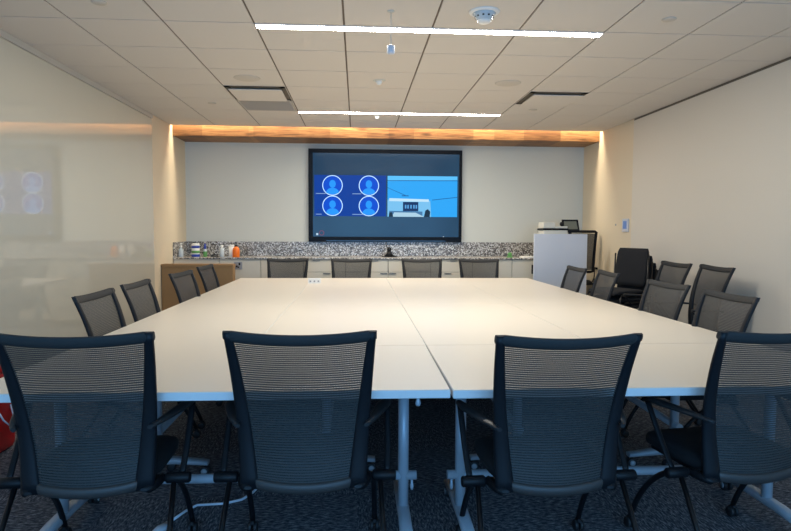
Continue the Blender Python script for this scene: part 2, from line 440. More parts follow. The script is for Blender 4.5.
CABX = [XL+.004, -1.899, -1.331, -.748, -.159, .436, 1.038, 1.634, 2.2, CXR]
cab_labels = ['leftmost base cabinet under the counter, behind the brown box', 'base cabinet with grey power outlet on its plain door, under the orange bottle',
 'narrow looking plain base cabinet right of the outlet door', 'drawer base cabinet left of the wall screen end', 'drawer base cabinet below the left part of the wall screen',
 'drawer base cabinet below the small camera under the screen', 'drawer base cabinet behind the rightmost pair of far chairs', 'plain base cabinet below the right edge of the wall screen',
 'plain base cabinet with black socket next to the white lectern', 'rightmost base cabinet hidden behind the white lectern']
pulls = {3: [('d', -.42), ('t', -.564)], 4: [('d', .385), ('t', .246)], 5: [('d', .485), ('t', .95)], 6: [('d', 1.28), ('t', 1.363)], 7: [], 8: []}
for k in range(len(CABX)-1):
    x0, x1 = CABX[k]+.002, CABX[k+1]-.002
    t = thing('base_cabinet', cab_labels[k], 'cabinet', ((x0+x1)/2, CF+.04, 0), 0, 'base cabinets under the counter')
    hw = (x1-x0)/2
    b = MB(); b.box(-hw, hw, .0, .60, .10, CT-.019); b.box(-hw, hw, .05, .6, 0, .10); b.build('cabinet_body', M['seam'], t)
    dr = k in (3, 4, 5, 6)
    ztop = CT-.023
    if dr:
        d1 = MB().box(-hw+.002, hw-.002, -.02, -.001, ztop-.175, ztop, bev=.0015).build('drawer', M['cabinet'], t)
        d2 = MB().box(-hw+.002, hw-.002, -.02, -.001, .105, ztop-.179, bev=.0015).build('door', M['cabinet'], t)
        for kind, ax in pulls[k]:
            x = ax-(x0+x1)/2; z = ztop-.186 if kind == 'd' else ztop-.008
            x = max(-hw+.06, min(hw-.06, x))
            MB().box(x-.05, x+.05, -.034, -.0205, z-.012, z-.004, bev=.002).build('handle', M['pull'], d2 if kind == 'd' else d1)
    else:
        d2 = MB().box(-hw+.002, hw-.002, -.02, -.001, .105, ztop, bev=.0015).build('door', M['cabinet'], t)
    if k == 1:
        px_ = -1.638-(x0+x1)/2
        pl = MB().box(px_-.055, px_+.055, -.026, -.0205, .80, .905, bev=.002).build('outlet_plate', M['plate'], t)
        for q0, q1, q2, q3 in ((-.03, -.008, .83, .855), (.006, .026, .86, .89), (-.004, .014, .82, .84)):
            MB().box(px_+q0, px_+q1, -.029, -.0262, q2, q3).build('socket', M['dark_glass'], pl)
    if k == 8:
        pl = MB().box(-.05, .09, -.03, -.0205, .74, .87, bev=.003).build('outlet_plate', M['black_plastic'], t)
        MB().box(-.03, .07, -.033, -.0302, .765, .845).build('socket', M['dark_glass'], pl)

# things on the counter
def bottle(name, label, cat, x, y, parts, z=CT):
    t = thing(name, label, cat, (x, y, z))
    for nm, prof, m in parts: MB().lathe(prof, 24).build(nm, M[m], t)
    return t
bottle('pump_bottle', 'slim clear pump bottle with white top, leftmost thing on the counter', 'bottle', -2.45, 8.62,
       [('bottle_body', [(.001, 0), (.032, 0), (.034, .01), (.034, .10), (.014, .125), (.012, .13)], 'clear'), ('pump', [(.014, .13), (.016, .15), (.006, .152), (.006, .18), (.013, .185), (.013, .195), (.001, .197)], 'white_plastic')])
t = bottle('wipes_canister', 'large white and blue cleaning wipes canister with green label on the counter', 'canister', -2.25, 8.62,
       [('canister_body', [(.001, 0), (.052, 0), (.054, .004), (.054, .155), (.052, .158)], 'white_plastic'), ('base_band', [(.0545, .004), (.0555, .005), (.0555, .04), (.0545, .041)], 'blue_label'),
        ('top_band', [(.0545, .125), (.0555, .126), (.0555, .156), (.0545, .157)], 'blue_label'), ('green_band', [(.0545, .055), (.0555, .056), (.0555, .09), (.0545, .091)], 'green_label'),
        ('lid', [(.053, .158), (.054, .162), (.053, .182), (.04, .19), (.001, .19)], 'white_plastic')])
bottle('spray_bottle', 'slim bottle with dark blue cap and green label right beside the wipes canister', 'bottle', -2.13, 8.66,
       [('bottle_body', [(.001, 0), (.026, 0), (.028, .01), (.028, .08), (.016, .11)], 'green_label'), ('label_band', [(.0285, .075), (.027, .085), (.018, .11), (.014, .13)], 'clear'),
        ('cap', [(.016, .11), (.018, .113), (.018, .15), (.012, .158), (.012, .185), (.001, .188)], 'blue_label')])
t = thing('stapler', 'small low black stapler on the counter between the bottles', 'stapler', (-1.985, 8.6, CT))
MB().box(-.05, .05, -.018, .018, 0, .012, bev=.003).build('base', M['black_plastic'], t)
MB().loft([(-.045, 0, .024), (0, 0, .032), (.045, 0, .03)], (0, 1, 0), (0, 0, 1), [.012, .015, .012], [.010, .010, .008], 10).build('top_arm', M['black_plastic'], t)
bottle('clear_bottle', 'tall clear plastic bottle on the counter left of the orange one', 'bottle', -1.89, 8.63,
       [('bottle_body', [(.001, 0), (.030, 0), (.033, .008), (.033, .11), (.015, .135)], 'clear'), ('cap', [(.016, .135), (.017, .137), (.017, .165), (.001, .168)], 'white_plastic')])
bottle('white_tub', 'plain white cylindrical tub touching the orange bottle on the counter', 'tub', -1.765, 8.66,
       [('tub_body', [(.001, 0), (.036, 0), (.038, .005), (.038, .15)], 'white_plastic'), ('lid', [(.039, .15), (.04, .152), (.04, .168), (.036, .172), (.001, .172)], 'white_plastic')])
t = bottle('orange_bottle', 'orange bottle with thin dark trigger nozzle on the counter', 'bottle', -1.685, 8.58,
       [('bottle_body', [(.001, 0), (.044, 0), (.048, .01), (.049, .09), (.042, .125), (.016, .15)], 'orange'), ('neck', [(.016, .15), (.017, .152), (.017, .17), (.001, .17)], 'black_plastic')])
n_ = MB(); n_.tube([(0, 0, .17), (0, 0, .19), (-.01, 0, .205)], .006); n_.tube([(-.045, 0, .19), (-.01, 0, .2), (.02, 0, .2)], .005)
n_.build('nozzle', M['black_plastic'], t)
# conference camera under the screen
t = thing('conference_camera', 'small black conference camera on a stand under the middle of the wall screen', 'camera', (.465, 8.75, CT))
MB().box(-.11, .11, -.05, .05, 0, .014, bev=.004).build('base', M['black_plastic'], t)
MB().loft([(0, 0, .012), (0, 0, .05), (0, 0, .085)], (1, 0, 0), (0, 1, 0), [.075, .04, .03], [.045, .03, .025], 16).build('stand', M['black_plastic'], t)
MB().lathe([(.001, -.03), (.022, -.03), (.032, -.015), (.034, .01), (.028, .03), (.001, .035)], 24, (0, 0, .11), 'Y').build('camera_head', M['black_plastic'], t)
MB().lathe([(.001, -.036), (.016, -.036), (.018, -.031)], 20, (0, 0, .11), 'Y').build('lens', M['dark_glass'], t)
tag(MB().tube(bez((.44, 9.05, 1.28-.1), (.40, 8.98, 1.13), (.49, 8.8, 1.05), 12), .005, 8).build('camera_cable', M['black_plastic']), 'thin black cable dropping from the wall screen to the small camera', 'cable')
t = thing('tape_dispenser', 'small green tape dispenser on the counter left of the lectern', 'tape dispenser', (2.21, 8.66, CT))
MB().box(-.04, .04, -.02, .02, 0, .02, bev=.004).build('base', M['green_label'], t)
MB().lathe([(.012, -.012), (.03, -.012), (.03, .012), (.012, .012)], 24, (0, 0, .045), 'Y').build('tape_roll', M['green_label'], t)
st = MB()
for k in range(5): st.box(-.09+.002*k, .09+.002*k, -.12, .12, .004*k, .004*k+.0036)
tag(st.build('paper_stack', M['white_plastic'], loc=(2.46, 8.62, CT)), 'thin stack of white paper on the counter beside the lectern', 'paper')

# ------------------------------------------------------------------ wall screen
SX0, SX1, SZ0, SZ1, SY = -.719, 1.572, 1.176, 2.548, 9.07
t = thing('wall_screen', 'very large black framed wall screen showing a video call', 'screen', ((SX0+SX1)/2, YB-.002, (SZ0+SZ1)/2))
cx, cz = (SX0+SX1)/2, (SZ0+SZ1)/2; hx, hz = (SX1-SX0)/2, (SZ1-SZ0)/2
fy = SY-YB+.002
ix0, ix1, iz0, iz1 = -hx+.065, hx-.045, -hz+.075, hz-.062
f = MB()
f.box(-hx, hx, fy, 0, -hz, iz0, bev=.003); f.box(-hx, hx, fy, 0, iz1, hz, bev=.003)
f.box(-hx, ix0, fy, 0, iz0, iz1); f.box(ix1, hx, fy, 0, iz0, iz1); f.box(ix0, ix1, fy+.03, 0, iz0, iz1)
f.build('screen_frame', M['screen_frame'], t)
f2 = MB(); f2.box(ix0+.2, ix1-.2, fy-.004, fy, -hz+.008, -hz+.02); f2.build('lower_strip', M['dark_glass'], t)

def screen_bg():
    m, nt, b = new_mat('screen_background')
    b.inputs['Base Color'].default_value = (.004, .005, .006, 1); b.inputs['Roughness'].default_value = .15; b.inputs['Specular IOR Level'].default_value = .12
    tc = nt.nodes.new('ShaderNodeTexCoord'); n = nt.nodes.new('ShaderNodeTexNoise'); n.inputs['Scale'].default_value = .8
    nt.links.new(tc.outputs['Object'], n.inputs['Vector'])
    r = ramp(nt, [(.3, srgb(32, 58, 84)), (.7, srgb(42, 74, 100))]); nt.links.new(n.outputs['Fac'], r.inputs[0])
    nt.links.new(r.outputs[0], b.inputs['Emission Color']); b.inputs['Emission Strength'].default_value = .5; m.cycles.emission_sampling = 'NONE'
    return m
disp = MB().box(ix0, ix1, fy+.006, fy+.03, iz0, iz1).build('display', screen_bg(), t)
SU = (ix1-ix0)/595.; SV = (iz1-iz0)/340.         # units of the picture shown on the screen
def su(u): return ix0+(u-95)*SU
def sv(v): return iz1-(v-95)*SV
def quad(name, u0, v0, u1, v1, mat, d, parent=disp):
    return MB().box(su(u0), su(u1), fy+.006-d, fy+.0062-d+.0005, sv(v1), sv(v0)).build(name, mat, parent)
E_ = lambda n, c, s=1.0: emit(n, srgb(*c), s)
quad('caller_grid', 101, 184, 391, 351, E_('scr_navy', (16, 62, 152)), .0008)
ring_m, face_m, disc_m = E_('scr_ring', (190, 225, 255), 1.2), E_('scr_face', (40, 150, 250)), E_('scr_disc', (14, 78, 205))
for (u, v) in ((174, 226), (321, 226), (174, 309), (321, 309)):
    def circ(r, d, mat, nm, h=0):
        pts = [(su(u)+r*SU*math.cos(2*PI*k/40), fy+.006-d, sv(v)+r*SU*math.sin(2*PI*k/40)) for k in range(40)]
        return MB().poly(pts, d=(0, .0006, 0)).build(nm, mat, disp)
    circ(41, .0014, ring_m, 'avatar_ring'); circ(38, .002, disc_m, 'avatar_disc')
    pts = [(su(u)+13*SU*math.cos(2*PI*k/24), fy+.0034, sv(v-6)+16*SV*math.sin(2*PI*k/24)) for k in range(24)]
    a = MB(); a.poly(pts, d=(0, .0006, 0))
    sh = []
    for k in range(17):
        aa = PI*k/16; sh.append((su(u)+26*SU*math.cos(aa), fy+.0032, sv(v+30)+20*SV*math.sin(aa)))
    sh += [(su(u-16), fy+.0032, sv(v+34)), (su(u), fy+.0032, sv(v+37)), (su(u+16), fy+.0032, sv(v+34))]
    a.poly(sh, d=(0, .0006, 0)); a.build('avatar_figure', face_m, disp)
nm_m = E_('scr_names', (130, 160, 200))
for (u0, v0, u1) in ((107, 258, 147), (254, 258, 290), (107, 342, 130), (254, 342, 300)):
    quad('name_bar', u0, v0, u1, v0+3, nm_m, .0016)
quad('video_picture', 397, 185, 683, 352, E_('scr_sky', (48, 164, 242)), .0008)
def upoly(name, pts, mat, d):
    return MB().poly([(su(a), fy+.006-d, sv(b)) for a, b in pts], d=(0, .0005, 0)).build(name, mat, disp)
upoly('video_ceiling_glow', [(397, 185), (683, 185), (683, 200), (397, 207)], E_('scr_sky2', (90, 190, 250)), .0014)
lm = E_('scr_line', (34, 100, 160))
for p in ([(397, 203), (397, 206), (683, 204), (683, 201)], [(580, 281), (580, 284), (683, 272), (683, 269)], [(397, 232), (397, 234), (470, 266), (470, 263)], [(455, 264), (455, 268), (483, 268), (483, 264)]):
    upoly('video_line', p, lm, .0018)
upoly('video_wall', [(397, 282), (572, 286), (576, 352), (397, 352)], E_('scr_wall', (120, 190, 235)), .0016)
upoly('video_wall_light', [(404, 276), (566, 280), (566, 290), (404, 288)], E_('scr_wall2', (190, 225, 245)), .0022)
upoly('video_screen', [(460, 291), (523, 291), (523, 329), (460, 329)], E_('scr_dark', (24, 52, 96)), .0028)
for u in (468, 478, 490, 502, 512): upoly('video_tile', [(u, 303), (u+6, 303), (u+6, 318), (u, 318)], E_('scr_t', (90, 160, 220)), .0032)
upoly('video_counter', [(404, 328), (540, 330), (540, 352), (404, 352)], E_('scr_c', (70, 120, 165)), .0025)
upoly('video_table', [(424, 334), (512, 335), (548, 352), (416, 352)], E_('scr_tb', (170, 205, 225)), .0030)
upoly('video_chair', [(552, 326), (562, 320), (572, 330), (570, 352), (546, 352)], E_('scr_ch', (28, 50, 70)), .0032)
upoly('video_chair', [(404, 334), (416, 334), (420, 352), (402, 352)], E_('scr_ch2', (28, 50, 70)), .0034)
quad('status_icon', 108, 421, 116, 429, E_('scr_ic', (190, 215, 235)), .0012)
def ringmesh(u, v, r0, r1, mat, nm):
    b = MB(); n = 24; o = []
    for k in range(n):
        a = 2*PI*k/n; o.append([b.bm.verts.new((su(u)+r*SU*math.cos(a), fy+.0045, sv(v)+r*SU*math.sin(a))) for r in (r0, r1)])
    for k in range(n): b.face([o[k][0], o[(k+1) % n][0], o[(k+1) % n][1], o[k][1]])
    return b.build(nm, mat, disp)
ringmesh(130, 420, 8, 10, E_('scr_red', (140, 70, 90)), 'hang_up_icon')
quad('corner_light', 626, 432, 629, 435, E_('scr_pt', (220, 230, 240)), .0012)

# ------------------------------------------------------------------ tables
def make_table(w, d, inset_l, inset_r, post_dy=0.0, fl=.33):
    """top w (x) by d (y); two posts on wheeled feet joined by a round bar"""
    t = thing('conference_table', 'tmp', 'table')
    b = MB(); b.mi = 1; b.box(-w/2, w/2, -d/2, d/2, TT-.034, TT-.002, bev=.003)
    b.mi = 0; b.box(-w/2+.002, w/2-.002, -d/2+.002, d/2-.002, TT-.003, TT, bev=.001)
    b.build('tabletop', [M['laminate'], M['edge']], t)
    xs_ = (-w/2+inset_l, w/2-inset_r)
    for x in xs_:
        MB().tube([(x, post_dy, .075), (x, post_dy, TT-.045)], .0245, 20).build('leg', M['silver'], t)
        MB().box(x-.04, x+.04, post_dy-.18, post_dy+.18, TT-.045, TT-.0345, bev=.003).build('top_bracket', M['silver'], t)
        ft = MB().loft([(x, post_dy-fl, .072), (x, post_dy-.1, .088), (x, post_dy+.1, .088), (x, post_dy+fl, .072)], (1, 0, 0), (0, 0, 1), .028, [.012, .020, .020, .012], 12, power=3).build('foot', M['silver'], t)
        for s in (-1, 1):
            c = MB(); yy = post_dy+s*(fl-.02)
            for sx in (-.014, .014): c.lathe([(.001, -.009), (.024, -.009), (.027, -.006), (.027, .006), (.024, .009), (.001, .009)], 20, (x+sx, yy, .0275), 'X')
            c.tube([(x, yy, .03), (x, yy, .066)], .007)
            c.mi = 1
            for sx in (-.0235, .0235): c.lathe([(.001, -.0012), (.016, -.0012), (.016, .0012), (.001, .0012)], 16, (x+sx, yy, .0275), 'X')
            c.build('caster', [M['rubber'], M['hubcap']], ft)
    MB().tube([(xs_[0]-.06, post_dy, .243), (xs_[1]+.06, post_dy, .243)], .021, 18).build('stretcher', M['silver'], t)
    k = MB()
    for x in (xs_[0]-.04, xs_[1]+.04): k.lathe([(.001, -.05), (.006, -.05), (.009, -.03), (.006, -.02), (.006, 0)], 12, (x, post_dy, .225)); k.build('stretcher_bolt', M['silver'], t); k = MB()
    return t
TG = 'cream tables pushed together into one big conference table'
X0, X1, X2, X3, X4 = -1.468, -.548, .372, 1.292, 2.212
Y0, Y1, Y2, Y3, Y4 = 2.295, 3.215, 5.0475, 6.88, 7.74
g = .0012
tA = make_table(X2-X0-.005, Y1-Y0-.012, .17, .155, -.065); tA.location = ((X0+X2)/2-.003, (Y0+Y1)/2+.010, 0); tA.rotation_euler.z = R(-.4)
MB().lathe([(.001, -.055), (.008, -.055), (.012, -.045), (.008, -.03), (.005, -.02), (.005, 0)], 14, (.80, -.36, TT-.0345)).build('latch_knob', M['silver'], tA)
tag(tA, 'cream topped conference table at the near left, pulled up to the two left front chairs', 'table', TG)
tB = make_table(X4-X2-g, Y1-Y0-2*g, .10, .27, -.065); tB.location = ((X2+X4)/2, (Y0+Y1)/2, 0)
tag(tB, 'cream topped conference table at the near right, pulled up to the two right front chairs', 'table', TG)
tC = make_table(X2-X0-g, Y4-Y3-2*g, .16, .16); tC.location = ((X0+X2)/2, (Y3+Y4)/2, 0)
tag(tC, 'cream conference table at the far left, carrying the small white outlet box', 'table', TG)
tD = make_table(X4-X2-g, Y4-Y3-2*g, .16, .16); tD.location = ((X2+X4)/2, (Y3+Y4)/2, 0)
tag(tD, 'cream conference table at the far right of the block, nearest the white lectern', 'table', TG)
mid = make_table(Y2-Y1-g, X1-X0-g, .12, .12, .08, .27)
names = {(0, 0): 'outer left one of the nearer middle row, beside the two nearest left chairs', (1, 0): 'inner left one of the nearer middle row, behind the near left table',
         (2, 0): 'inner right one of the nearer middle row, behind the near right table', (3, 0): 'outer right one of the nearer middle row, beside the two nearest right chairs',
         (0, 1): 'outer left one of the farther middle row, beside the brown box', (1, 1): 'inner left one of the farther middle row, in front of the outlet box',
         (2, 1): 'inner right one of the farther middle row, right of the centre seam', (3, 1): 'outer right one of the farther middle row, near the lectern'}
first = True
for j, (ya, yb) in enumerate(((Y1, Y2), (Y2, Y3))):
    for i, (xa, xb) in enumerate(((X0, X1), (X1, X2), (X2, X3), (X3, X4))):
        o = mid if first else copy_tree(mid); first = False
        o.location = ((xa+xb)/2, (ya+yb)/2, 0); o.rotation_euler.z = PI/2 if i < 2 else -PI/2
        tag(o, 'cream table, ' + names[(i, j)], 'table', TG)

# outlet box on the far left table
t = thing('outlet_box', 'small white outlet box standing on the far table near its centre seam', 'outlet box', (-.49, 7.0, TT), R(4))
b = MB(); b.poly([(-.072, -.035, 0), (.072, -.035, 0), (.072, -.02, .056), (-.072, -.02, .056)], d=(0, .05, 0)); b.build('box_body', M['white_plastic'], t)
for k in range(3): MB().box(-.045+.045*k-.009, -.045+.045*k+.009, -.0345, -.026, .016, .032).build('socket', M['plate'], t)

# ------------------------------------------------------------------ mesh conference chairs
CH = .985
def prof(v):      # v 0 at the bottom of the back, 1 at the top: (y, z, half width)
    pts = [(0, -.238, .385, .206), (.25, -.226, .54, .220), (.5, -.240, .69, .234), (.75, -.284, .84, .250), (1, -.338, .966, .264)]
    for (a, b) in zip(pts, pts[1:]):
        if v <= b[0]+1e-9:
            k = (v-a[0])/(b[0]-a[0]); return tuple(a[i]+(b[i]-a[i])*k for i in (1, 2, 3))
    return pts[-1][1:]
def sprof(v):     # smoothed
    q = [prof(max(0, min(1, v+d))) for d in (-.08, -.04, 0, .04, .08)]
    e = prof(v)
    m = tuple(sum(x[i] for x in q)/5 for i in range(3))
    k = min(1, v/.08, (1-v)/.08)
    return tuple(e[i]*(1-k)+m[i]*k for i in range(3))
def back_pt(u, v):      # u -1..1
    y, z, hw = sprof(v)
    fwd = .030*u*u
    dip = (.016*(u*u) if v > .5 else 0)*(v-.5)*2 + (.022*(u*u-1) if v < .3 else 0)*(1-v/.3)
    return Vector((u*hw, y+fwd, z-.0+dip))
def caster_mb(x, y, mbx=None):
    c = mbx or MB()
    for sx in (-.012, .012): c.lathe([(.001, -.008), (.021, -.008), (.024, -.005), (.024, .005), (.021, .008), (.001, .008)], 18, (x+sx, y, .0245), 'X')
    c.tube([(x, y, .03), (x, y, .062)], .006, 8)
    c.loft([(x, y-.02, .05), (x, y, .056), (x, y+.018, .045)], (1, 0, 0), (0, 0, 1), .008, .006, 8)
    return c
def make_chair():
    t = thing('mesh_chair', 'tmp', 'chair')
    # net panel
    b = MB(); nu, nv = 14, 22; uvl = b.bm.loops.layers.uv.new('UVMap')
    grid = [[b.bm.verts.new(back_pt(-.9+1.8*i/nu, .06+.88*j/nv)) for i in range(nu+1)] for j in range(nv+1)]
    for j in range(nv):
        for i in range(nu):
            f = b.face([grid[j][i], grid[j][i+1], grid[j+1][i+1], grid[j+1][i]], True)
            for l, (a, c) in zip(f.loops, ((i, j), (i+1, j), (i+1, j+1), (i, j+1))): l[uvl].uv = (a/nu*.46, c/nv*.50)
    b.build('net_panel', M['net'], t)
    # frame: two side members and the wrapped top rail
    n = 16
    for s in (-1, 1):
        b = MB(); P = [back_pt(s*.955, k/n) for k in range(n+1)]
        b.loft(P, (1, .06*s, 0), (0, 1, 0), [.037-.022*(k/n)**.8 for k in range(n+1)], [.016-.004*(k/n) for k in range(n+1)], 10, power=2.6)
        b.build('side_rail', M['frame_plastic'], t)
    b = MB()
    P = [back_pt(-1.02+2.04*k/16, .975) for k in range(17)]
    b.loft(P, (0, -.42, .9), (0, .9, .42), [.016]+[.022]*15+[.016], .010, 10, power=2.6)
    b.build('top_rail', M['rail_fabric'], t)
    b = MB()
    P = [back_pt(-.93+1.86*k/16, .03)+Vector((0, .004*min(1, abs(k-8)/8)**6, 0)) for k in range(17)]
    b.loft(P, (0, 0, 1), (0, 1, 0), [.012]+[.021]*15+[.012], [.004]+[.013]*15+[.004], 10, power=2.4)
    b.build('lower_band', M['rim_band'], t)
    # seat
    b = MB(); rings = []; N = 40
    for (k, z, off) in ((.90, .400, 0), (.98, .408, 0), (1.0, .425, 0), (1.0, .440, 0), (.965, .455, 0), (.85, .462, 0), (.4, .458, 0)):
        ring = []
        for j in range(N):
            a = 2*PI*j/N; c, s2 = math.cos(a), math.sin(a); p = 4.5
            rr = (abs(c)**p+abs(s2)**p)**(-1/p)
            x, y = .235*k*rr*c, .225*k*rr*s2
            zz = z - (.035*max(0, (y-.1)/.125)**2 if y > .1 else 0)
            ring.append(b.bm.verts.new((x, y+.015, zz)))
        rings.append(ring)
    for r0, r1 in zip(rings, rings[1:]):
        for j in range(N): b.face([r0[j], r0[(j+1) % N], r1[(j+1) % N], r1[j]], True)
    b.face(rings[0][::-1]); b.face(rings[-1], True)
    b.build('seat', M['seat_fabric'], t)
    # pivot tubes, under seat bar, back brackets
    b = MB()
    b.tube([(-.262, -.14, .395), (.262, -.14, .395)], .014, 12)
    b.box(-.20, .20, -.16, .17, .375, .402, bev=.004)
    for s in (-1, 1):
        b.loft(bez((s*.20, -.232, .39), (s*.235, -.215, .392), (s*.24, -.14, .395), 8), (1, 0, 0), (0, .3, .95), .014, [.006, .012]+[.018]*7, 10)
    b.build('seat_support', M['black_plastic'], t)
    for s in (-1, 1):
        b = MB(); b.lathe([(.001, -.045), (.017, -.045), (.021, -.04), (.021, .04), (.017, .045), (.001, .045)], 20, (s*.30, -.14, .395), 'X')
        b.build('pivot_hub', M['black_plastic'], t)
    # arms
    for s in (-1, 1):
        P = bez((s*.232, -.252, .628), (s*.27, -.18, .64), (s*.318, .045, .645), 10)
        b = MB(); b.loft(P, (1, 0, 0), (0, .25*0, 1), [.009+.024*(k/10)**.8 if k < 9 else .030-.008*(k-8) for k in range(11)], [.007+.005*(k/10) for k in range(11)], 12)
        b.build('armrest', M['arm_pad'], t)
        b = MB(); b.loft(bez((s*.315, .035, .632), (s*.318, -.05, .51), (s*.312, -.135, .405), 8), (1, 0, 0), (0, .8, .5), .0125, [.022-.001*k for k in range(9)], 10)
        b.build('arm_support', M['black_plastic'], t)
    # legs with casters
    for s in (-1, 1):
        l = MB().tube([(s*.285, -.145, .385), (s*.305, -.375, .06)], .0105, 12).build('leg', M['black_metal'], t)
        caster_mb(s*.305, -.378).build('caster', M['rubber'], l)
        l = MB().tube(bez((s*.262, -.13, .39), (s*.262, .10, .32), (s*.268, .205, .06), 12), .012, 12).build('leg', M['black_plastic'], t)
        caster_mb(s*.268, .207).build('caster', M['rubber'], l)
    return t
CG = 'black mesh backed conference chairs'
used = [None]
chair0 = make_chair()
def place_chair(xt, yt, ang, label, sc=1.0, group=CG):
    """(xt, yt): middle of the top rail on plan; ang: direction the chair faces, degrees from +Y anticlockwise"""
    if used[0] is None: o = chair0; used[0] = 1
    else: o = copy_tree(chair0)
    a = R(ang); d = Vector((-math.sin(a), math.cos(a)))
    o.location = (xt+d.x*.338*sc, yt+d.y*.338*sc, 0); o.rotation_euler = (0, 0, a); o.scale = (sc, sc, sc)
    tag(o, label, 'chair', group); return o
# near side, seen from behind
place_chair(-.985, 2.125, 2, 'black mesh chair in the near row, leftmost and cut by the photo edge', 1.015)
place_chair(-.202, 2.12, -1, 'black mesh chair in the near row, just left of the silver table legs', 1.018)
place_chair(.757, 2.06, 2.5, 'black mesh chair in the near row, just right of the silver table legs', 1.01)
place_chair(1.60, 2.13, 8, 'black mesh chair in the near row, rightmost and cut by the photo edge', 1.012)
# left side
place_chair(-1.585, 3.68, -90, 'mesh chair on the left side of the table, nearest the viewer')
place_chair(-1.60, 4.40, -90, 'mesh chair on the left side of the table, second nearest the viewer')
place_chair(-1.575, 5.42, -94, 'mesh chair on the left side, third away, in front of the brown box')
place_chair(-1.60, 6.36, -92, 'mesh chair on the left side, farthest away, at the right end of the brown box')
# right side
place_chair(2.315, 3.57, 91, 'mesh chair on the right side of the table, nearest the viewer')
place_chair(2.33, 4.34, 94, 'mesh chair on the right side of the table, second nearest the viewer')
place_chair(2.37, 5.49, 86, 'mesh chair on the right side, third away, just right of the white lectern panel')
place_chair(2.32, 6.17, 90, 'mesh chair on the right side, farthest away, in front of the white lectern')
# far side, facing the viewer
for x, l in ((-.89, 'mesh chair on the far side of the table, leftmost of the four'), (-.07, 'mesh chair on the far side, under the left end of the wall screen'),
             (.845, 'mesh chair on the far side, under the right end of the wall screen'), (1.60, 'mesh chair on the far side of the table, rightmost of the four')):
    place_chair(x, 7.92, 180+random.uniform(-2, 2), l)
# spare ones by the right wall
place_chair(3.21, 5.84, 89, 'spare mesh chair by the right wall, the farther one next to the black stack', 1.07, CG)
place_chair(3.25, 5.22, 86, 'spare mesh chair by the right wall, the nearer one with its arm showing', 1.07, CG)

# ------------------------------------------------------------------ stacked upholstered chairs
def make_stacker():
    t = thing('stacking_chair', 'tmp', 'chair')
    b = MB(); n = 10
    P = [(0, -.20-.05*(k/n)**1.3, .50+.42*k/n) for k in range(n+1)]
    b.loft(P, (1, 0, 0), (0, 1, -.1), [.205+.012*math.sin(PI*k/n) - (.012 if k in (0, n) else 0) for k in range(n+1)], [.012 if k in (0, n) else .02 for k in range(n+1)], 36, power=7)
    b.build('backrest', M['seat_fabric'], t)
    b = MB()
    b.loft([(0, -.21, .445), (0, -.1, .45), (0, .1, .45), (0, .21, .445), (0, .235, .43)], (1, 0, 0), (0, 0, 1), [.20, .225, .225, .215, .19], [.018, .024, .024, .022, .012], 20, power=5)
    b.build('seat', M['seat_fabric'], t)
    for s in (-1, 1):
        MB().tube([(s*.232, -.22, .86), (s*.232, -.205, .5), (s*.232, -.20, .42), (s*.25, -.27, .0)], .0095, 10).build('leg', M['black_metal'], t)
        MB().tube([(s*.232, -.20, .42), (s*.232, .18, .42), (s*.245, .215, .38), (s*.262, .25, .0)], .0095, 10).build('leg', M['black_metal'], t)
    b = MB(); b.tube([(-.232, .15, .415), (.232, .15, .415)], .009, 8); b.build('crossbar', M['black_metal'], t)
    return t
s0 = make_stacker()
fa = R(114); fd = Vector((-math.sin(fa), math.cos(fa)))
sl = ['top chair of the stack of black upholstered chairs by the right wall', 'second chair from the top in the black upholstered stack by the right wall',
      'third chair from the top in the black upholstered stack by the right wall', 'bottom chair of the black upholstered stack by the right wall']
for k in range(4):
    o = s0 if k == 0 else copy_tree(s0)
    lift = .243-.081*k
    o.location = (2.90-fd.x*.062*k, 6.58-fd.y*.062*k, lift); o.rotation_euler.z = fa
    tag(o, sl[k], 'chair', 'stacked black upholstered chairs')

# ------------------------------------------------------------------ lectern and what is on it
LX, LY = 2.745, 8.0
t = thing('lectern', 'tall lectern with a plain white front panel at the right end of the room', 'lectern', (LX, LY, 0))
MB().box(-.375, .355, 0, .025, .02, 1.312, bev=.003).build('front_panel', M['podium'], t)
MB().box(.331, .355, .026, .30, .02, 1.12, bev=.002).build('side_panel', M['podium_edge'], t)
MB().box(-.25, -.226, .026, .30, .02, 1.28, bev=.002).build('side_panel', M['podium_edge'], t)
MB().box(-.225, .330, .026, .30, 1.10, 1.125, bev=.002).build('top', M['podium_edge'], t)
MB().box(-.225, .330, .026, .29, .55, .57).build('shelf', M['podium_edge'], t)
t = thing('document_printer', 'white desktop printer with a dark paper slot on the lectern', 'printer', (LX-.095, LY+.165, 1.126))
b = MB(); b.box(-.14, .19, -.13, .13, 0, .235, bev=.008); b.build('printer_body', M['offwhite'], t)
b = MB(); b.box(-.14, .02, -.12, .12, .262, .345, bev=.006); b.box(.02, .19, -.12, .12, .262, .29, bev=.004); b.build('scanner_lid', M['offwhite'], t)
b = MB(); b.box(-.15, .20, -.132, .132, .236, .261, bev=.003); b.build('paper_slot', M['black_plastic'], t)
b = MB(); b.lathe([(.001, -.03), (.022, -.024), (.03, 0), (.022, .024), (.001, .03)], 18, (.13, -.06, .32)); b.build('knob', M['black_plastic'], t)
t = thing('small_monitor', 'small dark framed monitor standing on the lectern beside the printer', 'monitor', (LX+.19, LY+.20, 1.125), R(-6))
b = MB(); b.box(-.115, .115, -.09, .09, 0, .012, bev=.003); b.build('stand_base', M['black_plastic'], t)
b = MB(); b.box(-.02, .02, .01, .03, .012, .26); b.build('stand_neck', M['black_plastic'], t)
b = MB(); b.loft([(0, .0, .225), (0, .03, .395)], (1, 0, 0), (0, 1, 0), [.125, .11], [.012, .012], 4, power=2); b.bm.free(); 
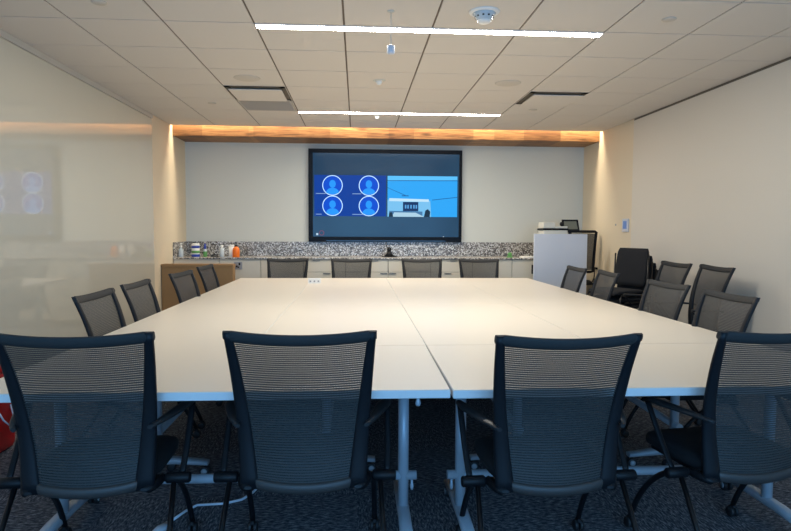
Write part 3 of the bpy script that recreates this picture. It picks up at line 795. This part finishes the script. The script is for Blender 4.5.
b = MB(); b.poly([(-.115, -.012, .225), (.125, -.012, .225), (.105, .02, .385), (-.115, .02, .385)], d=(0, .022, 0)); b.build('monitor_frame', M['black_plastic'], t)
b = MB(); b.poly([(-.088, -.0105, .252), (.098, -.0105, .252), (.080, .0135, .362), (-.088, .0135, .362)], d=(0, -.002, 0)); b.build('monitor_screen', M['screen_grey'], t)

# tall mesh task chair behind the lectern
t = thing('task_chair', 'tall black task chair with mesh back standing behind the lectern', 'chair', (3.165, 8.66, 0), R(-5))
hwB = .245
b = MB(); uvl = b.bm.loops.layers.uv.new('UVMap')
def tb_(u, v): return Vector((u*hwB*(1-.08*(1-v)), -.20+.03*u*u-.05*v*v, .78+.555*v))
gr = [[b.bm.verts.new(tb_(-.95+1.9*i/10, .03+.94*j/12)) for i in range(11)] for j in range(13)]
for j in range(12):
    for i in range(10):
        f = b.face([gr[j][i], gr[j][i+1], gr[j+1][i+1], gr[j+1][i]], True)
        for l, (a, c) in zip(f.loops, ((i, j), (i+1, j), (i+1, j+1), (i, j+1))): l[uvl].uv = (a*.045, c*.045)
b.build('net_panel', M['net_tall'], t)
loop = [tb_(-1, v/8) for v in range(9)] + [tb_(-.9+.2*k, 1.02) for k in range(10)] + [tb_(1, 1-v/8) for v in range(9)] + [tb_(.8-.4*k, -.02) for k in range(5)]
loop.append(loop[0])
MB().tube(loop, .020, 10, cap=False).build('back_frame', M['black_plastic'], t)
MB().loft([(0, -.22, .60), (0, .0, .61), (0, .22, .60), (0, .25, .585)], (1, 0, 0), (0, 0, 1), [.22, .25, .24, .2], [.02, .035, .03, .015], 20, power=4).build('seat', M['seat_fabric'], t)
MB().loft([(0, -.10, .565), (0, -.26, .60), (0, -.25, .80), (0, -.215, .95)], (1, 0, 0), (0, 1, .4), .03, .014, 10).build('back_support', M['black_plastic'], t)
for s in (-1, 1):
    b = MB(); b.loft(bez((s*.22, 0, .575), (s*.31, 0, .60), (s*.30, 0, .80), 8), (0, 1, 0), (1, 0, .3), .025, .008, 10); b.loft([(s*.30, -.12, .815), (s*.30, .12, .815)], (1, 0, 0), (0, 0, 1), .035, .014, 12)
    b.build('armrest', M['black_plastic'], t)
MB().lathe([(.001, .09), (.03, .09), (.03, .30), (.02, .30), (.02, .58), (.001, .58)], 20).build('gas_lift', M['black_metal'], t)
for k in range(5):
    a = 2*PI*k/5; c, s2 = math.cos(a), math.sin(a)
    l = MB().loft([(.02*c, .02*s2, .11), (.26*c, .26*s2, .075)], (-s2, c, 0), (0, 0, 1), [.022, .014], [.02, .011], 10).build('leg', M['black_plastic'], t)
    w = MB(); w.lathe([(.001, -.018), (.026, -.018), (.029, -.01), (.029, .01), (.026, .018), (.001, .018)], 18, (.26*c, .26*s2, .0295), 'X'); w.tube([(.26*c, .26*s2, .04), (.26*c, .26*s2, .07)], .006); w.build('caster', M['rubber'], l)

# ------------------------------------------------------------------ brown box at the left, red box, cable, touch panel
t = thing('storage_crate', 'large plain brown box standing against the left wall below the counter', 'box', (-2.05, 7.95, 0))
b = MB(); b.box(-.46, .445, 0, .15, 0, .862, bev=.002); b.build('crate_body', M['brown'], t)
MB().box(-.464, .449, -.004, .154, .863, .902, bev=.003).build('crate_lid', M['brown'], t)

t = thing('red_cooler', 'red rounded box on the floor by the left wall, cut by the left photo edge', 'cooler', (-2.305, 3.45, 0))
b = MB(); b.loft([(0, -.44, .25), (0, -.42, .25), (0, .38, .25), (0, .40, .25)], (1, 0, 0), (0, 0, 1), [.18, .185, .185, .18], [.24, .249, .249, .24], 44, power=12); b.build('cooler_body', M['red'], t)
MB().loft([(0, -.42, .515), (0, .38, .515)], (1, 0, 0), (0, 0, 1), .188, .03, 28, power=6).build('lid', M['red'], t)
MB().tube([(.187, .20, .30), (.215, .22, .22), (.225, .27, .17), (.215, .33, .2), (.187, .35, .28)], .005, 8).build('handle_cord', M['cable_white'], t)

pts = [(-.90, 2.62, .012), (-.855, 2.78, .012), (-.82, 2.88, .010), (-.78, 2.95, .008), (-.65, 2.96, .008), (-.575, 3.0, .008), (-.54, 3.06, .008), (-.50, 3.2, .008), (-.48, 3.5, .008)]
t = thing('power_cable', 'pale power cable lying on the carpet under the near left table', 'cable', (0, 0, 0))
MB().tube([Vector(p) for p in pts[1:]], .0065, 8).build('cord', M['cable_white'], t)
MB().loft([pts[0], (-.875, 2.70, .016), pts[1]], (.96, -.28, 0), (0, 0, 1), [.02, .024, .010], [.011, .015, .009], 12, power=3).build('plug', M['cable_white'], t)

t = thing('wall_mounted_panel', 'small white wall touch panel with a blue screen on the right wall', 'wall panel', (XR-.001, 7.62, 1.43))
MB().box(-.018, 0, -.085, .085, -.085, .085, bev=.004).build('panel_case', M['podium'], t)
MB().box(-.0195, -.0185, -.055, .055, -.045, .055).build('panel_screen', M['panel_blue'], t)
tag(MB().lathe([(.001, -.008), (.012, -.008), (.014, 0)], 16, (0, 0, 0), 'X').build('wall_sensor', M['plate'], loc=(XR-.001, 7.93, 1.44)), 'tiny grey round sensor on the beige wall beside the touch panel', 'sensor')

# ------------------------------------------------------------------ light
wd = bpy.data.worlds.new('sky'); bpy.context.scene.world = wd; wd.use_nodes = True
bg = wd.node_tree.nodes['Background']
sky = wd.node_tree.nodes.new('ShaderNodeTexSky'); sky.sky_type = 'HOSEK_WILKIE'; sky.turbidity = 3; sky.sun_direction = (0.2, .5, .8)
wd.node_tree.links.new(sky.outputs[0], bg.inputs[0]); bg.inputs[1].default_value = .25; wd.cycles.sampling_method = 'NONE'
la = bpy.data.lights.new('daylight', 'AREA'); la.shape = 'RECTANGLE'; la.size = WX1-WX0; la.size_y = WZ1-WZ0
la.color = (.20, .52, 1.0); la.energy = 135
lo = bpy.data.objects.new('window_daylight', la); COL.objects.link(lo)
lo.location = ((WX0+WX1)/2, YR-.2, (WZ0+WZ1)/2); lo.rotation_euler = (R(90), 0, 0)

# ------------------------------------------------------------------ camera
yaw, pitch, roll, fpx = .0634736, -.0591499, .00495718, 606.01
cy, sy, cp, sp, cr, sr = math.cos(yaw), math.sin(yaw), math.cos(pitch), math.sin(pitch), math.cos(roll), math.sin(roll)
r = Vector((cy, -sy, 0)); fw = Vector((sy*cp, cy*cp, sp)); up = r.cross(fw)
r2 = cr*r+sr*up; u2 = -sr*r+cr*up
cam = bpy.data.cameras.new('camera'); co = bpy.data.objects.new('camera', cam); COL.objects.link(co)
cam.sensor_width = 36; cam.lens = fpx*36/791; cam.clip_start = .05
mw = Matrix((( r2.x, u2.x, -fw.x, 0), (r2.y, u2.y, -fw.y, 0), (r2.z, u2.z, -fw.z, EYE), (0, 0, 0, 1)))
co.matrix_world = mw
sc = bpy.context.scene; sc.camera = co
sc.view_settings.view_transform = 'Standard'; sc.view_settings.look = 'None'; sc.view_settings.gamma = 1; sc.view_settings.exposure = 1.07
sc.cycles.use_denoising = True; sc.cycles.max_bounces = 8; sc.cycles.diffuse_bounces = 5; sc.cycles.transparent_max_bounces = 24
sc.cycles.sample_clamp_indirect = 6
